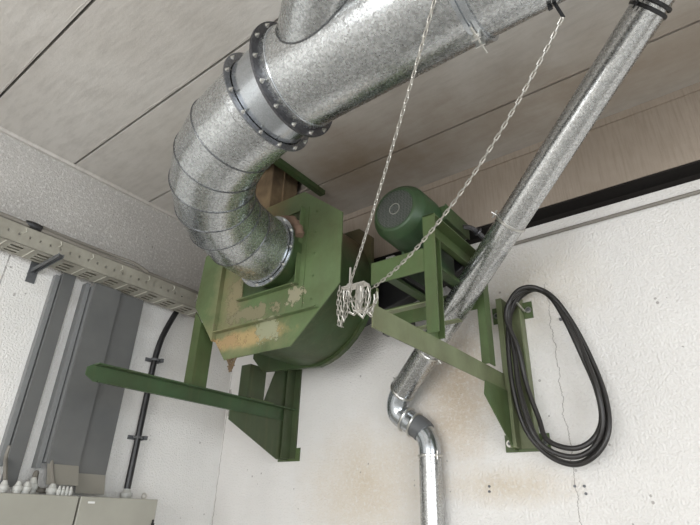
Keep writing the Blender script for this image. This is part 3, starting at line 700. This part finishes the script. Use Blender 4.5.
# ------------------------------------------------------------ chains
LK = new()
def link(bm, c, d, side, ln=.030, wd=.0125, r=.0021):
    """one oval chain link along d lying in the plane d, side"""
    d = V(d).normalized(); side = V(side); side = (side-d*side.dot(d)).normalized(); n_ = d.cross(side)
    a = ln/2-wd/2; q = wd/2-r; rs = []
    for i in range(12):
        t = 2*math.pi*i/12; ct, st_ = math.cos(t), math.sin(t)
        p = V(c)+d*(q*ct+(a if ct > 0 else -a))+side*q*st_; out = (d*ct+side*st_)
        rs.append([p+out*r*math.cos(k*math.pi/2.5)+n_*r*math.sin(k*math.pi/2.5) for k in range(5)])
    loft(bm, rs, close=True)
def chain(bm, pts, pitch=.0185, **k):
    # resample by arc length
    P = [V(p) for p in pts]; acc = 0; out = [P[0]]; i = 0; cur = P[0]; need = pitch
    for q in P[1:]:
        while (q-cur).length >= need:
            cur = cur+(q-cur).normalized()*need; out.append(cur); need = pitch
        need -= (q-cur).length; cur = q
    x = None
    for j in range(len(out)-1):
        d = (out[j+1]-out[j]).normalized()
        if x is None: x = frame(d)[0]
        x = (x-d*x.dot(d)).normalized(); s_ = x if j % 2 == 0 else d.cross(x)
        s_ = (x*math.cos(.7)+d.cross(x)*math.sin(.7)) if j % 2 == 0 else (x*-math.sin(.7)+d.cross(x)*math.cos(.7))
        link(bm, (out[j]+out[j+1])/2, d, s_, ln=pitch+.0085, **k)
def sagline(a, b, sag, n=40):
    a, b = V(a), V(b); return [a.lerp(b, i/n)-V((0,0,1))*sag*4*(i/n)*(1-i/n) for i in range(n+1)]
bm = new(); chain(bm, sagline((2.13, -1.245, 2.345), (2.765, -1.72, 2.868), .02))
tag(obj('chain', bm, 'chain', smooth=True), 'taut galvanised link chain hanging in front of the green motor', 'chain')
bm = new(); chain(bm, sagline((2.215, -1.235, 2.30), (3.015, -1.5, 2.80), .10)); 
tag(obj('chain', bm, 'chain', smooth=True), 'sagging galvanised link chain crossing the slanting pipe to the upper hook', 'chain')
bm = new(); bar(bm, (3.000, -1.5, 2.885), (3.018, -1.5, 2.80), .009, .005, (0,1,0)); bar(bm, (2.990, -1.5, 2.885), (2.992, -1.5, 2.85), .012, .005, (0,1,0))
tag(obj('chain_hook', bm, 'black'), 'black hook plate under the main duct holding the sagging chain', 'hook')
cb = thing('chain_bundle', 'tangled bunch of chain loops hanging at the end of the olive arm', 'chain bundle', (2.16, -1.245, 2.25))
bm = new()
box(bm, 2.10, 2.20, -1.262, -1.228, 2.318, 2.324); box(bm, 2.165, 2.171, -1.262, -1.228, 2.225, 2.318); box(bm, 2.165, 2.204, -1.255, -1.221, 2.222, 2.228); obj('hook_plate', bm, 'chrome', cb)
bm = new(); cyl(bm, (2.126, -1.245, 2.29), (2.126, -1.245, 2.40), .004, n=8); obj('threaded_rod', bm, 'chrome', cb, smooth=True)
bm = new(); cyl(bm, (2.126, -1.245, 2.3245), (2.126, -1.245, 2.334), .011, n=6); obj('nut', bm, 'chrome', cb)
random.seed(3)
for (xa, xb_, zt, zb) in ((2.098, 2.118, 2.325, 2.165), (2.105, 2.13, 2.32, 2.19), (2.12, 2.19, 2.33, 2.21), (2.16, 2.20, 2.32, 2.20), (2.18, 2.225, 2.31, 2.185), (2.15, 2.235, 2.30, 2.215), (2.20, 2.23, 2.30, 2.195)):
    y = -1.258+random.uniform(-.02, .02); xm = (xa+xb_)/2+random.uniform(-.008, .008)
    pts = catmull([(xa, y, zt), (xa+.004, y-.01, (zt+zb)/2), (xm, y, zb), (xb_-.003, y+.01, (zt+zb)/2), (xb_, y, zt-.01)], 10)
    bm = new(); chain(bm, pts, .019, wd=.0115, r=.0017); obj('chain_strand', bm, 'chain', cb, smooth=True)

# ------------------------------------------------------------ coiled cable on the right bracket
def coil():
    base = [(2.275, 2.50), (2.30, 2.595), (2.36, 2.648), (2.44, 2.648), (2.52, 2.575), (2.585, 2.43), (2.635, 2.25), (2.665, 2.08), (2.655, 1.94), (2.59, 1.85), (2.49, 1.815), (2.38, 1.86), (2.30, 1.97), (2.268, 2.15), (2.262, 2.34)]
    t = thing('cable_coil', 'coil of thick black cable hung on the right bracket bolt', 'cable coil', (2.46, -.1, 1.83))
    specs = [(0, 0, 1.0, 0), (.004, -.02, .965, .012), (.02, -.012, .93, .03), (-.004, .02, .985, -.02)]
    for k, (dx, dy, sc_, dz) in enumerate(specs):
        P = []
        for i, (x, z) in enumerate(base):
            low = max(0, (2.35-z)/.5); right = max(0, (x-2.35)/.3)
            xx = 2.30+(x-2.30)*(1-(1-sc_)*1.6*min(1, right))+dx*low + (.028*k if x < 2.33 and z < 2.45 else 0)*(.9 if k < 3 else .3)
            zz = 2.648+(z-2.648)*(1-(1-sc_)*.9)+dz*.3*low
            P.append((xx, -.108+dy+.018*math.sin(i*1.3+k*2), zz))
        bm = new(); tube(bm, catmull(P, 7, True), .0115, 10, closed=True); obj('cable_turn', bm, 'cable', t, smooth=True, ang=1.5)
    bm = new(); cyl(bm, (2.335, -.0215, 2.575), (2.335, -.12, 2.59), .006, n=10); obj('hanging_bolt', bm, 'chrome', t, smooth=True)
coil()
# little fixings left in the wall
for x, z, lb in ((2.052, 1.735, 'dark wall plug, upper of the two below the right bracket foot'), (2.05, 1.712, 'dark wall plug, lower of the two below the right bracket foot'), (2.452, 1.735, 'dark wall plug beside the wall crack, leftmost of the three under the coil'), (2.492, 1.735, 'dark wall plug right of the wall crack, upper right of the three under the coil'), (2.494, 1.705, 'dark wall plug, lowest of the three under the black coil')):
    bm = new(); cyl(bm, (x, 0.0, z), (x, -.006, z), .006, n=10)
    tag(obj('wall_plug', bm, 'brk'), lb, 'wall plug', 'leftover wall plugs below the brackets')
bm = new(); box(bm, 2.50, 2.535, -.02, -.0005, 2.497, 2.507); tag(obj('nail', bm, 'brk'), 'dark nail in the wall inside the black cable coil', 'nail')
